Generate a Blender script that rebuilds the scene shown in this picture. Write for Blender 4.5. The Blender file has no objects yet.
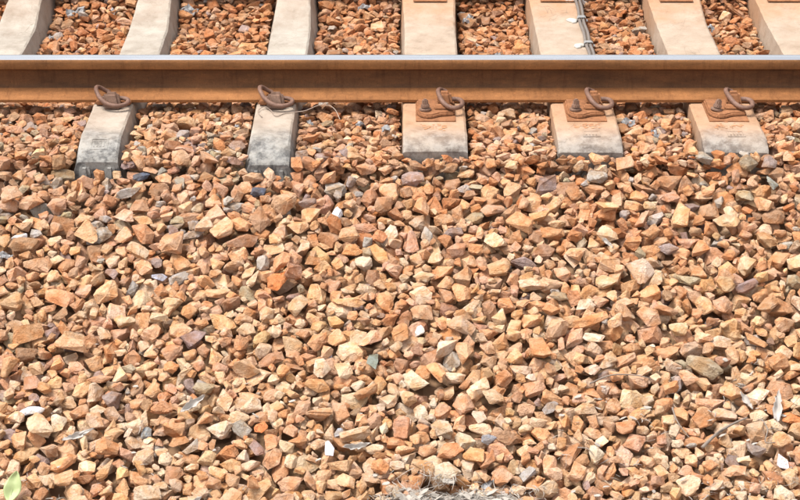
import bpy, bmesh, math, random
import numpy as np
from mathutils import Vector, Matrix
from mathutils import noise as mnoise
from mathutils.bvhtree import BVHTree

random.seed(7)
rng = np.random.default_rng(11)
scene = bpy.context.scene
COL = scene.collection
R = math.radians

# ------------------------------------------------------------------ camera
CAM = Vector((0.0, -7.26, 2.58)); PITCH = R(24.0); FPX = 1972.0
cd = bpy.data.cameras.new('camera')
cd.sensor_width = 36.0; cd.lens = FPX / 800.0 * 36.0
cd.clip_start = 0.1; cd.clip_end = 500.0
cam = bpy.data.objects.new('camera', cd); COL.objects.link(cam)
cam.location = CAM; cam.rotation_euler = (math.pi / 2 - PITCH, 0, 0)
scene.camera = cam

# ------------------------------------------------------------------ world, sun, exposure
SUN_EL, SUN_AZ = R(68.0), R(264.0)          # azimuth clockwise from +Y (north)
world = bpy.data.worlds.new('World'); scene.world = world
world.use_nodes = True
wn, wl = world.node_tree.nodes, world.node_tree.links
bg = wn['Background']
sky = wn.new('ShaderNodeTexSky'); sky.sky_type = 'NISHITA'
sky.sun_disc = False; sky.sun_elevation = SUN_EL; sky.sun_rotation = SUN_AZ
sky.dust_density = 4.0; sky.air_density = 1.0
hs = wn.new('ShaderNodeHueSaturation'); hs.inputs['Saturation'].default_value = 0.22   # veiled, hazy white sky
wl.new(sky.outputs['Color'], hs.inputs['Color']); wl.new(hs.outputs['Color'], bg.inputs['Color'])
bg.inputs['Strength'].default_value = 0.10
sl = bpy.data.lights.new('sun', 'SUN'); sl.energy = 1.4; sl.angle = R(18.0); sl.color = (1.0, 0.95, 0.87)
sun = bpy.data.objects.new('sun', sl); COL.objects.link(sun)
sd = Vector((math.sin(SUN_AZ) * math.cos(SUN_EL), math.cos(SUN_AZ) * math.cos(SUN_EL), math.sin(SUN_EL)))
sun.rotation_euler = sd.to_track_quat('Z', 'Y').to_euler(); sun.location = sd * 20
vs = scene.view_settings
vs.view_transform = 'Standard'; vs.look = 'None'; vs.gamma = 1.0; vs.use_curve_mapping = False
vs.exposure = 1.47

# ------------------------------------------------------------------ helpers
def link(name, me, mat=None, parent=None):
    o = bpy.data.objects.new(name, me); COL.objects.link(o)
    if mat is not None and me is not None: me.materials.append(mat)
    if parent is not None: o.parent = parent
    return o

def tag(o, label=None, cat=None, group=None, kind=None):
    if label: o['label'] = label
    if cat: o['category'] = cat
    if group: o['group'] = group
    if kind: o['kind'] = kind
    return o

def empty(name, loc):
    o = bpy.data.objects.new(name, None); COL.objects.link(o); o.location = loc; o.empty_display_size = 0.05
    return o

def mesh_from(name, verts, faces, smooth=False):
    me = bpy.data.meshes.new(name); me.from_pydata([tuple(v) for v in verts], [], faces); me.update()
    if smooth: me.polygons.foreach_set('use_smooth', [True] * len(me.polygons))
    return me

def bm_mesh(name, bm, smooth=False):
    me = bpy.data.meshes.new(name); bmesh.ops.recalc_face_normals(bm, faces=bm.faces); bm.to_mesh(me); bm.free()
    if smooth: me.polygons.foreach_set('use_smooth', [True] * len(me.polygons))
    return me

def tube(name, pts, rad, seg=10, sub=6, closed_caps=True):
    P = [Vector(p) for p in pts]; path = []
    n = len(P)
    for i in range(n - 1):
        p0, p1, p2, p3 = P[max(i - 1, 0)], P[i], P[i + 1], P[min(i + 2, n - 1)]
        for k in range(sub):
            t = k / sub
            path.append(0.5 * ((2 * p1) + (p2 - p0) * t + (2 * p0 - 5 * p1 + 4 * p2 - p3) * t * t + (3 * p1 - p0 - 3 * p2 + p3) * t ** 3))
    path.append(P[-1])
    vs_, fs = [], []
    T0 = (path[1] - path[0]).normalized()
    nrm = T0.orthogonal().normalized()
    for i, p in enumerate(path):
        t = (path[min(i + 1, len(path) - 1)] - path[max(i - 1, 0)]).normalized()
        nrm = (nrm - t * nrm.dot(t)).normalized(); b = t.cross(nrm)
        rr = rad(i / (len(path) - 1)) if callable(rad) else rad
        for k in range(seg):
            a = 2 * math.pi * k / seg
            vs_.append(p + (nrm * math.cos(a) + b * math.sin(a)) * rr)
    for i in range(len(path) - 1):
        for k in range(seg):
            k2 = (k + 1) % seg
            fs.append((i * seg + k, i * seg + k2, (i + 1) * seg + k2, (i + 1) * seg + k))
    fs.append(tuple(reversed(range(seg)))); fs.append(tuple((len(path) - 1) * seg + k for k in range(seg)))
    return mesh_from(name, vs_, fs, True)

def bevel_box(name, corners_bottom, corners_top, z0, z1, bev=0.004):
    bm = bmesh.new()
    b = [bm.verts.new((x, y, z0)) for x, y in corners_bottom]; t = [bm.verts.new((x, y, z1)) for x, y in corners_top]
    n = len(b)
    bm.faces.new(list(reversed(b))); bm.faces.new(t)
    for i in range(n): bm.faces.new((b[i], b[(i + 1) % n], t[(i + 1) % n], t[i]))
    bmesh.ops.recalc_face_normals(bm, faces=bm.faces)
    bmesh.ops.bevel(bm, geom=[e for e in bm.edges], offset=bev, segments=2, affect='EDGES', clamp_overlap=True)
    me = bm_mesh(name, bm)
    return me
def rect(x0, x1, y0, y1): return [(x0, y0), (x1, y0), (x1, y1), (x0, y1)]

def pix(x, y, zfun=None, z0=0.0):
    """point of the ground seen at a photograph pixel"""
    c, s = math.cos(PITCH), math.sin(PITCH)
    d = Vector((x - 400.0, FPX * c - (y - 250.0) * s, -FPX * s - (y - 250.0) * c)).normalized()
    z = z0
    for _ in range(30):
        t = (z - CAM.z) / d.z
        p = CAM + d * t
        if zfun is None: break
        z = 0.5 * z + 0.5 * zfun(p.x, p.y)
    return p, FPX / ((p - CAM).dot(Vector((0, c, -s))))

# ------------------------------------------------------------------ materials
def new_mat(name):
    m = bpy.data.materials.new(name); m.use_nodes = True
    nt = m.node_tree; b = nt.nodes['Principled BSDF']
    return m, nt, b
def nd(nt, t, **kw):
    n = nt.nodes.new(t)
    for k, v in kw.items(): setattr(n, k, v)
    return n
def noise(nt, vec, scale, detail=4, rough=0.55, vscale=None):
    n = nd(nt, 'ShaderNodeTexNoise'); n.inputs['Scale'].default_value = scale
    n.inputs['Detail'].default_value = detail; n.inputs['Roughness'].default_value = rough
    if vscale:
        mp = nd(nt, 'ShaderNodeMapping'); mp.inputs['Scale'].default_value = vscale
        nt.links.new(vec, mp.inputs['Vector']); vec = mp.outputs['Vector']
    nt.links.new(vec, n.inputs['Vector']); return n.outputs['Fac']
def ramp(nt, fac, stops):
    r = nd(nt, 'ShaderNodeValToRGB'); e = r.color_ramp.elements
    while len(e) < len(stops): e.new(0.5)
    for i, (p, c) in enumerate(stops):
        e[i].position = p; e[i].color = (c, c, c, 1) if isinstance(c, (int, float)) else (*c, 1)
    nt.links.new(fac, r.inputs['Fac']); return r.outputs['Color']
def mix(nt, fac, a, b, mode='MIX'):
    m = nd(nt, 'ShaderNodeMix', data_type='RGBA', blend_type=mode)
    for s, v in ((m.inputs['Factor'], fac), (m.inputs['A'], a), (m.inputs['B'], b)):
        if isinstance(v, (int, float)): s.default_value = v
        elif isinstance(v, tuple): s.default_value = (*v, 1)
        else: nt.links.new(v, s)
    return m.outputs['Result']
def mth(nt, op, a, b=None, c=None, clamp=False):
    m = nd(nt, 'ShaderNodeMath', operation=op); m.use_clamp = clamp
    for i, v in enumerate((a, b, c)):
        if v is None: continue
        if isinstance(v, (int, float)): m.inputs[i].default_value = v
        else: nt.links.new(v, m.inputs[i])
    return m.outputs[0]
def mrange(nt, v, a, b, c=0.0, d=1.0):
    m = nd(nt, 'ShaderNodeMapRange'); m.interpolation_type = 'SMOOTHSTEP'
    for i, q in enumerate((a, b, c, d)): m.inputs[i + 1].default_value = q
    nt.links.new(v, m.inputs[0]); return m.outputs[0]
def bump(nt, b, h, strength, dist):
    n = nd(nt, 'ShaderNodeBump'); n.inputs['Strength'].default_value = strength; n.inputs['Distance'].default_value = dist
    nt.links.new(h, n.inputs['Height']); nt.links.new(n.outputs['Normal'], b.inputs['Normal'])

def stone_material():
    m, nt, b = new_mat('ballast_stone')
    at = nd(nt, 'ShaderNodeAttribute', attribute_name='Col')
    pos = nd(nt, 'ShaderNodeNewGeometry').outputs['Position']
    n1 = noise(nt, pos, 42, 6, 0.65); n2 = noise(nt, pos, 170, 4, 0.7); n3 = noise(nt, pos, 20, 4, 0.6)
    n4 = noise(nt, pos, 75, 5, 0.7); n5 = noise(nt, pos, 420, 2, 0.6)
    base = at.outputs['Color']
    c = mix(nt, ramp(nt, n1, [(0.42, 0.0), (0.60, 0.95)]), base, mix(nt, 1.0, base, (1.22, 1.30, 1.45), 'MULTIPLY'))      # pale weathered skin
    c = mix(nt, ramp(nt, n3, [(0.46, 0.0), (0.60, 0.85)]), c, mix(nt, 1.0, c, (0.92, 0.72, 0.54), 'MULTIPLY'))            # iron stain
    c = mix(nt, ramp(nt, n4, [(0.28, 0.55), (0.42, 0.0)]), c, mix(nt, 1.0, c, (0.66, 0.58, 0.52), 'MULTIPLY'))            # dirt patches
    c = mix(nt, ramp(nt, n2, [(0.28, 0.5), (0.43, 0.0)]), c, mix(nt, 1.0, c, (0.55, 0.50, 0.46), 'MULTIPLY'))
    c = mix(nt, ramp(nt, n5, [(0.52, 0.0), (0.68, 0.45)]), c, mix(nt, 1.0, c, (1.35, 1.38, 1.42), 'MULTIPLY'))            # pale grains
    nt.links.new(c, b.inputs['Base Color']); b.inputs['Roughness'].default_value = 0.88
    b.inputs['Specular IOR Level'].default_value = 0.25
    h = mth(nt, 'ADD', mth(nt, 'ADD', n1, mth(nt, 'MULTIPLY', n4, 0.6)), mth(nt, 'MULTIPLY', n2, 0.35))
    bump(nt, b, h, 0.9, 0.016)
    return m

def bed_material():
    m, nt, b = new_mat('ballast_bed')
    pos = nd(nt, 'ShaderNodeNewGeometry').outputs['Position']
    v = nd(nt, 'ShaderNodeTexVoronoi'); v.inputs['Scale'].default_value = 17; nt.links.new(pos, v.inputs['Vector'])
    n = noise(nt, pos, 30, 5)
    c = mix(nt, 0.5, mix(nt, n, (0.20, 0.11, 0.06), (0.40, 0.25, 0.14)), mix(nt, 0.55, v.outputs['Color'], (0.33, 0.2, 0.11), 'MIX'), 'MULTIPLY')
    c = mix(nt, n, (0.16, 0.09, 0.05), (0.36, 0.22, 0.12))
    nt.links.new(c, b.inputs['Base Color']); b.inputs['Roughness'].default_value = 0.95
    bump(nt, b, v.outputs['Distance'], 1.0, 0.04)
    return m

def concrete_material(name, rust, end_dark, c0, c1):
    m, nt, b = new_mat(name)
    pos = nd(nt, 'ShaderNodeNewGeometry').outputs['Position']
    sx = nd(nt, 'ShaderNodeSeparateXYZ'); nt.links.new(pos, sx.inputs[0])
    Y = sx.outputs['Y']
    n1 = noise(nt, pos, 9, 6, 0.6); n2 = noise(nt, pos, 60, 5, 0.7); n3 = noise(nt, pos, 4, 3)
    c = mix(nt, ramp(nt, n1, [(0.3, 0.0), (0.7, 1.0)]), c0, c1)
    # rust run-off from the fastenings, strongest beside the rails
    dist = mth(nt, 'ABSOLUTE', Y)
    d2 = mth(nt, 'ABSOLUTE', mth(nt, 'SUBTRACT', Y, 1.55))
    near = mth(nt, 'MINIMUM', dist, d2)
    rf = mrange(nt, mth(nt, 'ADD', near, mth(nt, 'MULTIPLY', mth(nt, 'SUBTRACT', n1, 0.5), 0.5)), 0.18, 0.62, 1.0, 0.34)
    rf = mth(nt, 'MULTIPLY', rf, rust)
    c = mix(nt, rf, c, mix(nt, n2, (0.37, 0.175, 0.082), (0.46, 0.27, 0.15)))
    # grey weathered dirt on the sloping ends
    ef = mrange(nt, mth(nt, 'ADD', Y, mth(nt, 'MULTIPLY', mth(nt, 'SUBTRACT', n1, 0.5), 0.34)), -0.54, -0.30, 1.0, 0.0)
    grime = ramp(nt, noise(nt, pos, 22, 5, 0.7), [(0.40, 0.0), (0.58, 1.0)])
    c = mix(nt, mth(nt, 'MULTIPLY', ef, end_dark), c, mix(nt, grime, (0.075, 0.078, 0.082), (0.30, 0.295, 0.28)))
    # old water stains, hairline cracks and dark pits
    c = mix(nt, ramp(nt, noise(nt, pos, 13, 8, 0.75), [(0.50, 0.0), (0.66, 0.55)]), c, mix(nt, 1.0, c, (0.70, 0.66, 0.62), 'MULTIPLY'))
    vo = nd(nt, 'ShaderNodeTexVoronoi', feature='DISTANCE_TO_EDGE'); vo.inputs['Scale'].default_value = 5.0
    wv = mix(nt, 0.12, pos, nd(nt, 'ShaderNodeTexNoise').outputs['Color'], 'ADD'); nt.links.new(wv, vo.inputs['Vector'])
    crack = mth(nt, 'MULTIPLY', ramp(nt, vo.outputs['Distance'], [(0.0, 0.5), (0.010, 0.0)]), ramp(nt, n3, [(0.5, 0.0), (0.6, 1.0)]))
    c = mix(nt, crack, c, (0.16, 0.12, 0.09))
    po = nd(nt, 'ShaderNodeTexVoronoi'); po.inputs['Scale'].default_value = 70.0; nt.links.new(pos, po.inputs['Vector'])
    c = mix(nt, ramp(nt, po.outputs['Distance'], [(0.10, 0.55), (0.17, 0.0)]), c, (0.20, 0.16, 0.12))
    c = mix(nt, ramp(nt, n2, [(0.28, 0.7), (0.36, 0.0)]), c, (0.22, 0.17, 0.12))
    nt.links.new(c, b.inputs['Base Color']); b.inputs['Roughness'].default_value = 0.9
    b.inputs['Specular IOR Level'].default_value = 0.25
    bump(nt, b, mth(nt, 'ADD', n2, mth(nt, 'MULTIPLY', n1, 1.2)), 0.5, 0.006)
    return m

def rust_material(name, c0, c1, rough=0.8, scale=30.0, stretch=None, bstr=0.35):
    m, nt, b = new_mat(name)
    pos = nd(nt, 'ShaderNodeNewGeometry').outputs['Position']
    n1 = noise(nt, pos, scale, 8, 0.72, stretch); n2 = noise(nt, pos, 190, 4, 0.7); n3 = noise(nt, pos, 6, 6, 0.7, stretch); n4 = noise(nt, pos, 55, 6, 0.75)
    c = mix(nt, ramp(nt, n1, [(0.3, 0.0), (0.7, 1.0)]), c0, c1)
    c = mix(nt, ramp(nt, n3, [(0.42, 0.0), (0.68, 0.5)]), c, mix(nt, 1.0, c, (0.62, 0.55, 0.5), 'MULTIPLY'))
    c = mix(nt, ramp(nt, noise(nt, pos, 26, 5, 0.7, (1.6, 0.5, 0.18)), [(0.52, 0.0), (0.66, 0.55)]), c, mix(nt, 1.0, c, (0.60, 0.55, 0.52), 'MULTIPLY'))
    c = mix(nt, ramp(nt, n4, [(0.54, 0.0), (0.66, 0.6)]), c, mix(nt, 1.0, c, (1.45, 1.40, 1.30), 'MULTIPLY'))
    c = mix(nt, ramp(nt, n2, [(0.30, 0.6), (0.46, 0.0)]), c, mix(nt, 1.0, c, (0.5, 0.45, 0.42), 'MULTIPLY'))
    nt.links.new(c, b.inputs['Base Color']); b.inputs['Roughness'].default_value = rough
    b.inputs['Specular IOR Level'].default_value = 0.3
    bump(nt, b, mth(nt, 'ADD', n1, n2), bstr, 0.003)
    return m

def plain_material(name, c0, c1, rough=0.7, scale=40, metallic=0.0, bstr=0.2):
    m, nt, b = new_mat(name)
    pos = nd(nt, 'ShaderNodeNewGeometry').outputs['Position']
    n1 = noise(nt, pos, scale, 4, 0.6)
    nt.links.new(mix(nt, n1, c0, c1), b.inputs['Base Color'])
    b.inputs['Roughness'].default_value = rough; b.inputs['Metallic'].default_value = metallic
    if bstr: bump(nt, b, n1, bstr, 0.003)
    return m

M_STONE = stone_material(); M_BED = bed_material()
M_CONC_A = concrete_material('concrete_pale', 0.26, 0.88, (0.27, 0.245, 0.21), (0.42, 0.39, 0.34))
M_CONC_B = concrete_material('concrete_rust_stained', 0.80, 0.75, (0.28, 0.245, 0.20), (0.42, 0.375, 0.315))
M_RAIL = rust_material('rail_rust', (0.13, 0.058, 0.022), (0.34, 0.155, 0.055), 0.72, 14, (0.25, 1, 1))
M_RAIL_WEB = rust_material('rail_web_dark_rust', (0.075, 0.036, 0.017), (0.19, 0.085, 0.034), 0.75, 14, (0.25, 1, 1))  # same rust recipe in a darker tone, for the web faces
M_RAIL_FOOT = rust_material('rail_foot_orange_rust', (0.20, 0.082, 0.028), (0.36, 0.155, 0.055), 0.85, 18, (0.35, 1, 1))  # same recipe, lighter and more orange, for the foot faces
M_STEEL = plain_material('running_surface_steel', (0.80, 0.81, 0.83), (0.90, 0.91, 0.93), 0.30, 25, 1.0, 0.03)
def steel_material():
    m, nt, b = new_mat('polished_running_steel')
    pos = nd(nt, 'ShaderNodeNewGeometry').outputs['Position']
    n1 = noise(nt, pos, 60, 5, 0.7, (0.05, 1.5, 1)); n2 = noise(nt, pos, 3, 4, 0.6)
    nt.links.new(mix(nt, n1, (0.62, 0.62, 0.63), (0.86, 0.87, 0.89)), b.inputs['Base Color'])
    b.inputs['Metallic'].default_value = 1.0
    r = mth(nt, 'ADD', mth(nt, 'MULTIPLY', n1, 0.25), mth(nt, 'MULTIPLY', n2, 0.25)); nt.links.new(r, b.inputs['Roughness'])
    return m
M_STEEL = steel_material()
M_PLATE = rust_material('base_plate_rust', (0.19, 0.080, 0.035), (0.37, 0.165, 0.075), 0.85, 35)
M_CLIP = rust_material('clip_rust', (0.125, 0.068, 0.050), (0.25, 0.145, 0.105), 0.6, 45)
M_BOLT = rust_material('bolt_rust', (0.15, 0.088, 0.062), (0.29, 0.18, 0.13), 0.6, 60)
M_PAD = plain_material('rail_pad_rubber', (0.16, 0.075, 0.035), (0.32, 0.16, 0.075), 0.85, 40)
M_PAINT = rust_material('orange_paint_mark', (0.46, 0.18, 0.075), (0.50, 0.30, 0.18), 0.9, 50)
M_CABLE = plain_material('grey_cable_sheath', (0.11, 0.092, 0.08), (0.21, 0.175, 0.15), 0.55, 30)
M_SADDLE = plain_material('galvanised_saddle', (0.18, 0.175, 0.17), (0.30, 0.29, 0.28), 0.45, 60)
M_MORTAR = plain_material('white_mortar', (0.40, 0.38, 0.34), (0.54, 0.52, 0.48), 0.9, 60, 0, 0.5)
M_WIRE = plain_material('rusty_wire', (0.22, 0.15, 0.11), (0.42, 0.34, 0.28), 0.6, 60)
M_GREENLEAF = plain_material('pale_green_leaf', (0.27, 0.35, 0.13), (0.42, 0.46, 0.24), 0.5, 30)
M_DRYLEAF = plain_material('bleached_dry_leaf', (0.30, 0.265, 0.235), (0.52, 0.48, 0.44), 0.75, 50)
M_TWIG = plain_material('grey_twig', (0.12, 0.09, 0.07), (0.30, 0.25, 0.21), 0.9, 50, 0, 0.5)
M_SCRAP = plain_material('pale_plastic_scrap', (0.20, 0.20, 0.205), (0.44, 0.435, 0.435), 0.4, 40)
M_GRASS = plain_material('bleached_straw', (0.27, 0.235, 0.20), (0.46, 0.42, 0.37), 0.8, 60)

# ------------------------------------------------------------------ ballast surface
TANS = math.tan(R(20.0)); Y_EDGE = -0.58; Y_TOE = -2.75
def S_np(X, Y):
    """mean level of the ballast's top"""
    X = np.asarray(X, float); Y = np.asarray(Y, float)
    low = 0.085 - 0.025 * np.clip((X + 0.3) / 0.5, 0, 1)             # the cribs between the rails lie lower
    z = -0.028 - low * np.clip((Y + 0.02) / 0.40, 0, 1) * np.clip((1.62 - Y) / 0.35, 0, 1)
    z = z - np.clip(Y_EDGE - np.maximum(Y, Y_TOE), 0, None) * TANS
    return z + 0.009 * np.sin(2.3 * X + 1.1) * np.sin(2.9 * Y + 0.4) + 0.006 * np.sin(6.1 * X + 2.0 * Y)
def S(x, y): return float(S_np(x, y))

# bed under the stones: one sheet, far past the frame
xs = sorted(set([-60, -30, -15, -8, -5] + [round(-3.6 + 0.15 * i, 3) for i in range(49)] + [5, 8, 15, 30, 60]))
ys = sorted(set([-40, -20, -10, -6, -4.5] + [round(-3.9 + 0.1 * i, 3) for i in range(65)] + [4, 8, 15, 30, 60]))
bv = []
for y in ys:
    for x in xs:
        z = S(max(-4, min(4, x)), max(-4, min(2.4, y))) - 0.115
        bv.append((x, y, z))
bf = []
nx = len(xs)
for j in range(len(ys) - 1):
    for i in range(nx - 1):
        a = j * nx + i; bf.append((a, a + 1, a + nx + 1, a + nx))
bed = link('ground', mesh_from('ground', bv, bf, True), M_BED); tag(bed, kind='structure')

# ------------------------------------------------------------------ sleepers
# x centre, type, end y
SLEEPERS = [(-2.28, 'a', -0.55), (-1.69, 'a', -0.56), (-1.106, 'a', -0.555), (-0.478, 'a', -0.57), (0.13, 'b', -0.50), (0.70, 'b', -0.505), (1.235, 'b', -0.505), (1.72, 'b', -0.50), (2.27, 'b', -0.50)]
GAUGE = 1.55
def sleeper_dims(t): return (0.073, 0.120) if t == 'a' else (0.1165, 0.130)   # half widths, top and bottom
def waist(t, y):
    """share of the sunken middle at this place along the sleeper"""
    yy = min(y, GAUGE - y); f = min(max((yy - 0.20) / 0.32, 0), 1)
    return f * f * (3 - 2 * f)
def sleeper_top(t, y, y0):
    yy = min(y, GAUGE - y)                         # symmetric about the track's centre line
    k, drop = (-0.44, 0.40) if t == 'a' else (-0.43, 0.38)
    z = 0.0 if yy > k else (yy - k) * drop
    return z - (0.060 if t == 'a' else 0.030) * waist(t, y)

def make_sleeper(xc, t, y0):
    wt0, wb = sleeper_dims(t); y1 = GAUGE - y0; hb = -0.21
    bm = bmesh.new(); rows = []
    n = 90
    ysr = [y0, y0 + 0.010] + [y0 + 0.010 + (y1 - y0 - 0.020) * i / n for i in range(1, n)] + [y1 - 0.010, y1]
    lr = random.Random(int(xc * 1000))
    chip = 0.0
    for yi, y in enumerate(ysr):
        tz = sleeper_top(t, y, y0); end = yi in (0, len(ysr) - 1)
        wt = wt0 + (0.010 if t == 'a' else -0.008) * waist(t, y)
        sh = 0.008 if end else 0.0
        r_ = 0.006
        pr = [(-wb, hb), (-(wt + (wb - wt) * 0.5), (hb + tz) * 0.5), (-(wt + 0.002), tz - r_ - sh), (-(wt - r_), tz - sh), (-wt * 0.45, tz - sh), (wt * 0.1, tz - sh), (wt * 0.55, tz - sh), (wt - r_, tz - sh), (wt + 0.002, tz - r_ - sh), (wt + (wb - wt) * 0.5, (hb + tz) * 0.5), (wb, hb)]
        row = []
        for k, (px_, pz) in enumerate(pr):
            j = 0.0011 if k in (2, 3, 7, 8) else 0.0005
            dz = abs(lr.uniform(0, j))
            if k in (3, 7) and lr.random() < 0.05: dz += lr.uniform(0.001, 0.004)
            row.append(bm.verts.new((px_ + lr.uniform(-j, j), y + lr.uniform(-0.001, 0.001), pz - dz)))
        rows.append(row)
    for a, b in zip(rows[:-1], rows[1:]):
        for k in range(len(a) - 1): bm.faces.new((a[k], a[k + 1], b[k + 1], b[k]))
        bm.faces.new((a[-1], a[0], b[0], b[-1]))
    bm.faces.new(rows[0]); bm.faces.new(list(reversed(rows[-1])))
    me = bm_mesh('sleeper_body', bm, True)
    me.set_sharp_from_angle(angle=R(32))
    return me

SL_LABEL = {
    -2.28: 'pale concrete sleeper beyond the one at the far end of the bare-clipped sleepers',
    -1.69: 'narrow cream concrete sleeper showing no clip, only its part between the rails',
    -1.106: 'narrow cream concrete sleeper with a grey stained end and small stamped rectangle',
    -0.478: 'narrow pale grey concrete sleeper with the loose wire lying over it',
    0.13: 'wide rust-stained concrete sleeper next to the narrow one with the wire',
    0.70: 'wide concrete sleeper with a grey cable strapped along its edge',
    1.235: 'wide concrete sleeper with whitened end, next beyond the sleeper carrying the cable',
    1.72: 'wide cream concrete sleeper with its end hidden, second beyond the cable sleeper',
    2.27: 'wide concrete sleeper third beyond the cable sleeper'}
sleeper_objs = {}
for xc, t, y0 in SLEEPERS:
    e = empty('railway_sleeper', (xc, 0, 0)); sleeper_objs[xc] = e
    tag(e, SL_LABEL[xc], 'sleeper', 'concrete sleepers under the rails')
    link('concrete_beam', make_sleeper(xc, t, y0), M_CONC_A if t == 'a' else M_CONC_B, e)
    if t == 'a':
        for sx_ in (-0.046, 0.046):
            z = sleeper_top(t, y0, y0) - 0.034
            st = link('anchor_stub', bevel_box('anchor_stub', rect(sx_ - 0.026, sx_ + 0.022, y0 - 0.022, y0 + 0.02), rect(sx_ - 0.018, sx_ + 0.016, y0 - 0.012, y0 + 0.02), z - 0.045, z + 0.018, 0.012), M_CONC_A, e)
    # stamped rectangle on the sloping end: thin raised frame
    yc = -0.475 if t == 'a' else -0.405
    bm = bmesh.new()
    def bar(x0, x1, ya, yb):
        vv = [bm.verts.new((x, y, sleeper_top(t, y, y0) + dz)) for dz in (-0.003, 0.0011) for (x, y) in ((x0, ya), (x1, ya), (x1, yb), (x0, yb))]
        for f in ((4, 5, 6, 7), (0, 1, 5, 4), (1, 2, 6, 5), (2, 3, 7, 6), (3, 0, 4, 7)): bm.faces.new([vv[i] for i in f])
    off = 0.0 if t == 'a' else 0.01
    if xc in (-1.106, 1.235, 0.70):
        bar(off - 0.032, off + 0.032, yc - 0.028, yc - 0.023); bar(off - 0.032, off + 0.032, yc + 0.023, yc + 0.028)
        bar(off - 0.032, off - 0.027, yc - 0.0225, yc + 0.0225); bar(off + 0.027, off + 0.032, yc - 0.0225, yc + 0.0225)
        for k in range(4): bar(off - 0.022 + 0.012 * k, off - 0.017 + 0.012 * k, yc - 0.014, yc + 0.012)
        link('stamped_mark', bm_mesh('stamped_mark', bm), M_CONC_A if t == 'a' else M_CONC_B, e)
    else: bm.free()
    if t == 'b' and xc < 1.5:      # worn orange paint beside the base plate, broken into flecks
        bm = bmesh.new(); lr = random.Random(int(xc * 77))
        for k in range(34):
            fx = lr.uniform(-0.055, 0.05); fy = lr.gauss(-0.325, 0.018); s_ = lr.uniform(0.002, 0.0075)
            n_ = lr.randint(5, 7); a0 = lr.random() * 6
            bm.faces.new([bm.verts.new((fx + s_ * 1.3 * lr.uniform(0.6, 1.1) * math.cos(a0 + q * 6.283 / n_), fy + s_ * lr.uniform(0.6, 1.1) * math.sin(a0 + q * 6.283 / n_), 0.0008 + 0.00002 * k)) for q in range(n_)])
        tag(link('paint_mark', bm_mesh('paint_mark', bm), M_PAINT, e), kind='stuff')

# ------------------------------------------------------------------ rails
ZR = 0.0042
half = [(0.0749, 0.0), (0.0755, 0.003), (0.0750, 0.0105), (0.0725, 0.0125), (0.050, 0.0205), (0.027, 0.0295), (0.0155, 0.0365), (0.0105, 0.0445), (0.0082, 0.054), (0.0080, 0.07), (0.0085, 0.092), (0.011, 0.103), (0.018, 0.1085), (0.0345, 0.1145), (0.0355, 0.117), (0.0355, 0.138), (0.0345, 0.1455), (0.0310, 0.1500), (0.0245, 0.1520), (0.012, 0.1529)]
half = [(y, z * 1.055) for y, z in half]
prof = [(-y, z) for y, z in half] + [(y, z) for y, z in reversed(half)]
def make_rail(yc, name, label):
    xsr = [-30, -20, -12, -7] + [round(-5 + 0.25 * i, 3) for i in range(41)] + [7, 12, 20, 30]
    v, f, mi = [], [], []
    n = len(prof)
    for x in xsr:
        for y, z in prof: v.append((x, y, z + ZR))
    for i in range(len(xsr) - 1):
        for k in range(n):
            k2 = (k + 1) % n
            f.append((i * n + k, i * n + k2, (i + 1) * n + k2, (i + 1) * n + k))
            za, zb = prof[k][1], prof[k2][1]
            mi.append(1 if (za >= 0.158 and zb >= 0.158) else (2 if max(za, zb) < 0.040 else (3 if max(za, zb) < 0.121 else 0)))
    f.append(tuple(range(n))); mi.append(0); f.append(tuple(reversed([(len(xsr) - 1) * n + k for k in range(n)]))); mi.append(0)
    me = mesh_from(name, v, f, True)
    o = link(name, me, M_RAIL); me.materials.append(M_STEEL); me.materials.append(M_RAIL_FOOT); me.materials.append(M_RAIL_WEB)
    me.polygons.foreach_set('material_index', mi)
    me.set_sharp_from_angle(angle=R(34))
    o.location = (0, yc, 0)
    return tag(o, label, 'rail', 'steel rails')
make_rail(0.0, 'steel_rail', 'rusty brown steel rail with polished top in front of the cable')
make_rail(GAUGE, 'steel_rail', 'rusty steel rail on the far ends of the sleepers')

# ------------------------------------------------------------------ rail fastenings
CLIP_PATH = [(-.040, -.108, .034), (.0, -.108, .034), (.042, -.110, .034), (.064, -.124, .032), (.062, -.150, .027), (.034, -.168, .024), (-.004, -.166, .028), (-.036, -.146, .043), (-.056, -.112, .062), (-.060, -.080, .068), (-.048, -.058, .058), (-.030, -.050, .044), (-.014, -.050, .037)]
def fastening_a(xc, label):
    e = empty('rail_fastening', (xc, 0, 0)); tag(e, label, 'rail clip', 'rail fastenings on the sleepers')
    link('rail_pad', bevel_box('rail_pad', rect(-0.070, 0.070, -0.085, 0.085), rect(-0.070, 0.070, -0.085, 0.085), 0.0003, 0.0040, 0.001), M_PAD, e)
    link('insulator', bevel_box('insulator', rect(-0.064, 0.070, -0.108, -0.0775), rect(-0.064, 0.070, -0.106, -0.0775), 0.0043, 0.018, 0.003), M_PLATE, e)
    link('shoulder_block', bevel_box('shoulder_block', rect(-0.034, 0.040, -0.155, -0.109), [(-0.022, -0.134), (0.026, -0.134), (0.032, -0.110), (-0.028, -0.110)], 0.0005, 0.064, 0.010), M_BOLT, e)
    c = link('spring_clip', tube('spring_clip', CLIP_PATH, lambda f: 0.0086 if 0.02 < f < 0.97 else 0.0080, 12, 6), M_CLIP, e)
    return e
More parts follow.
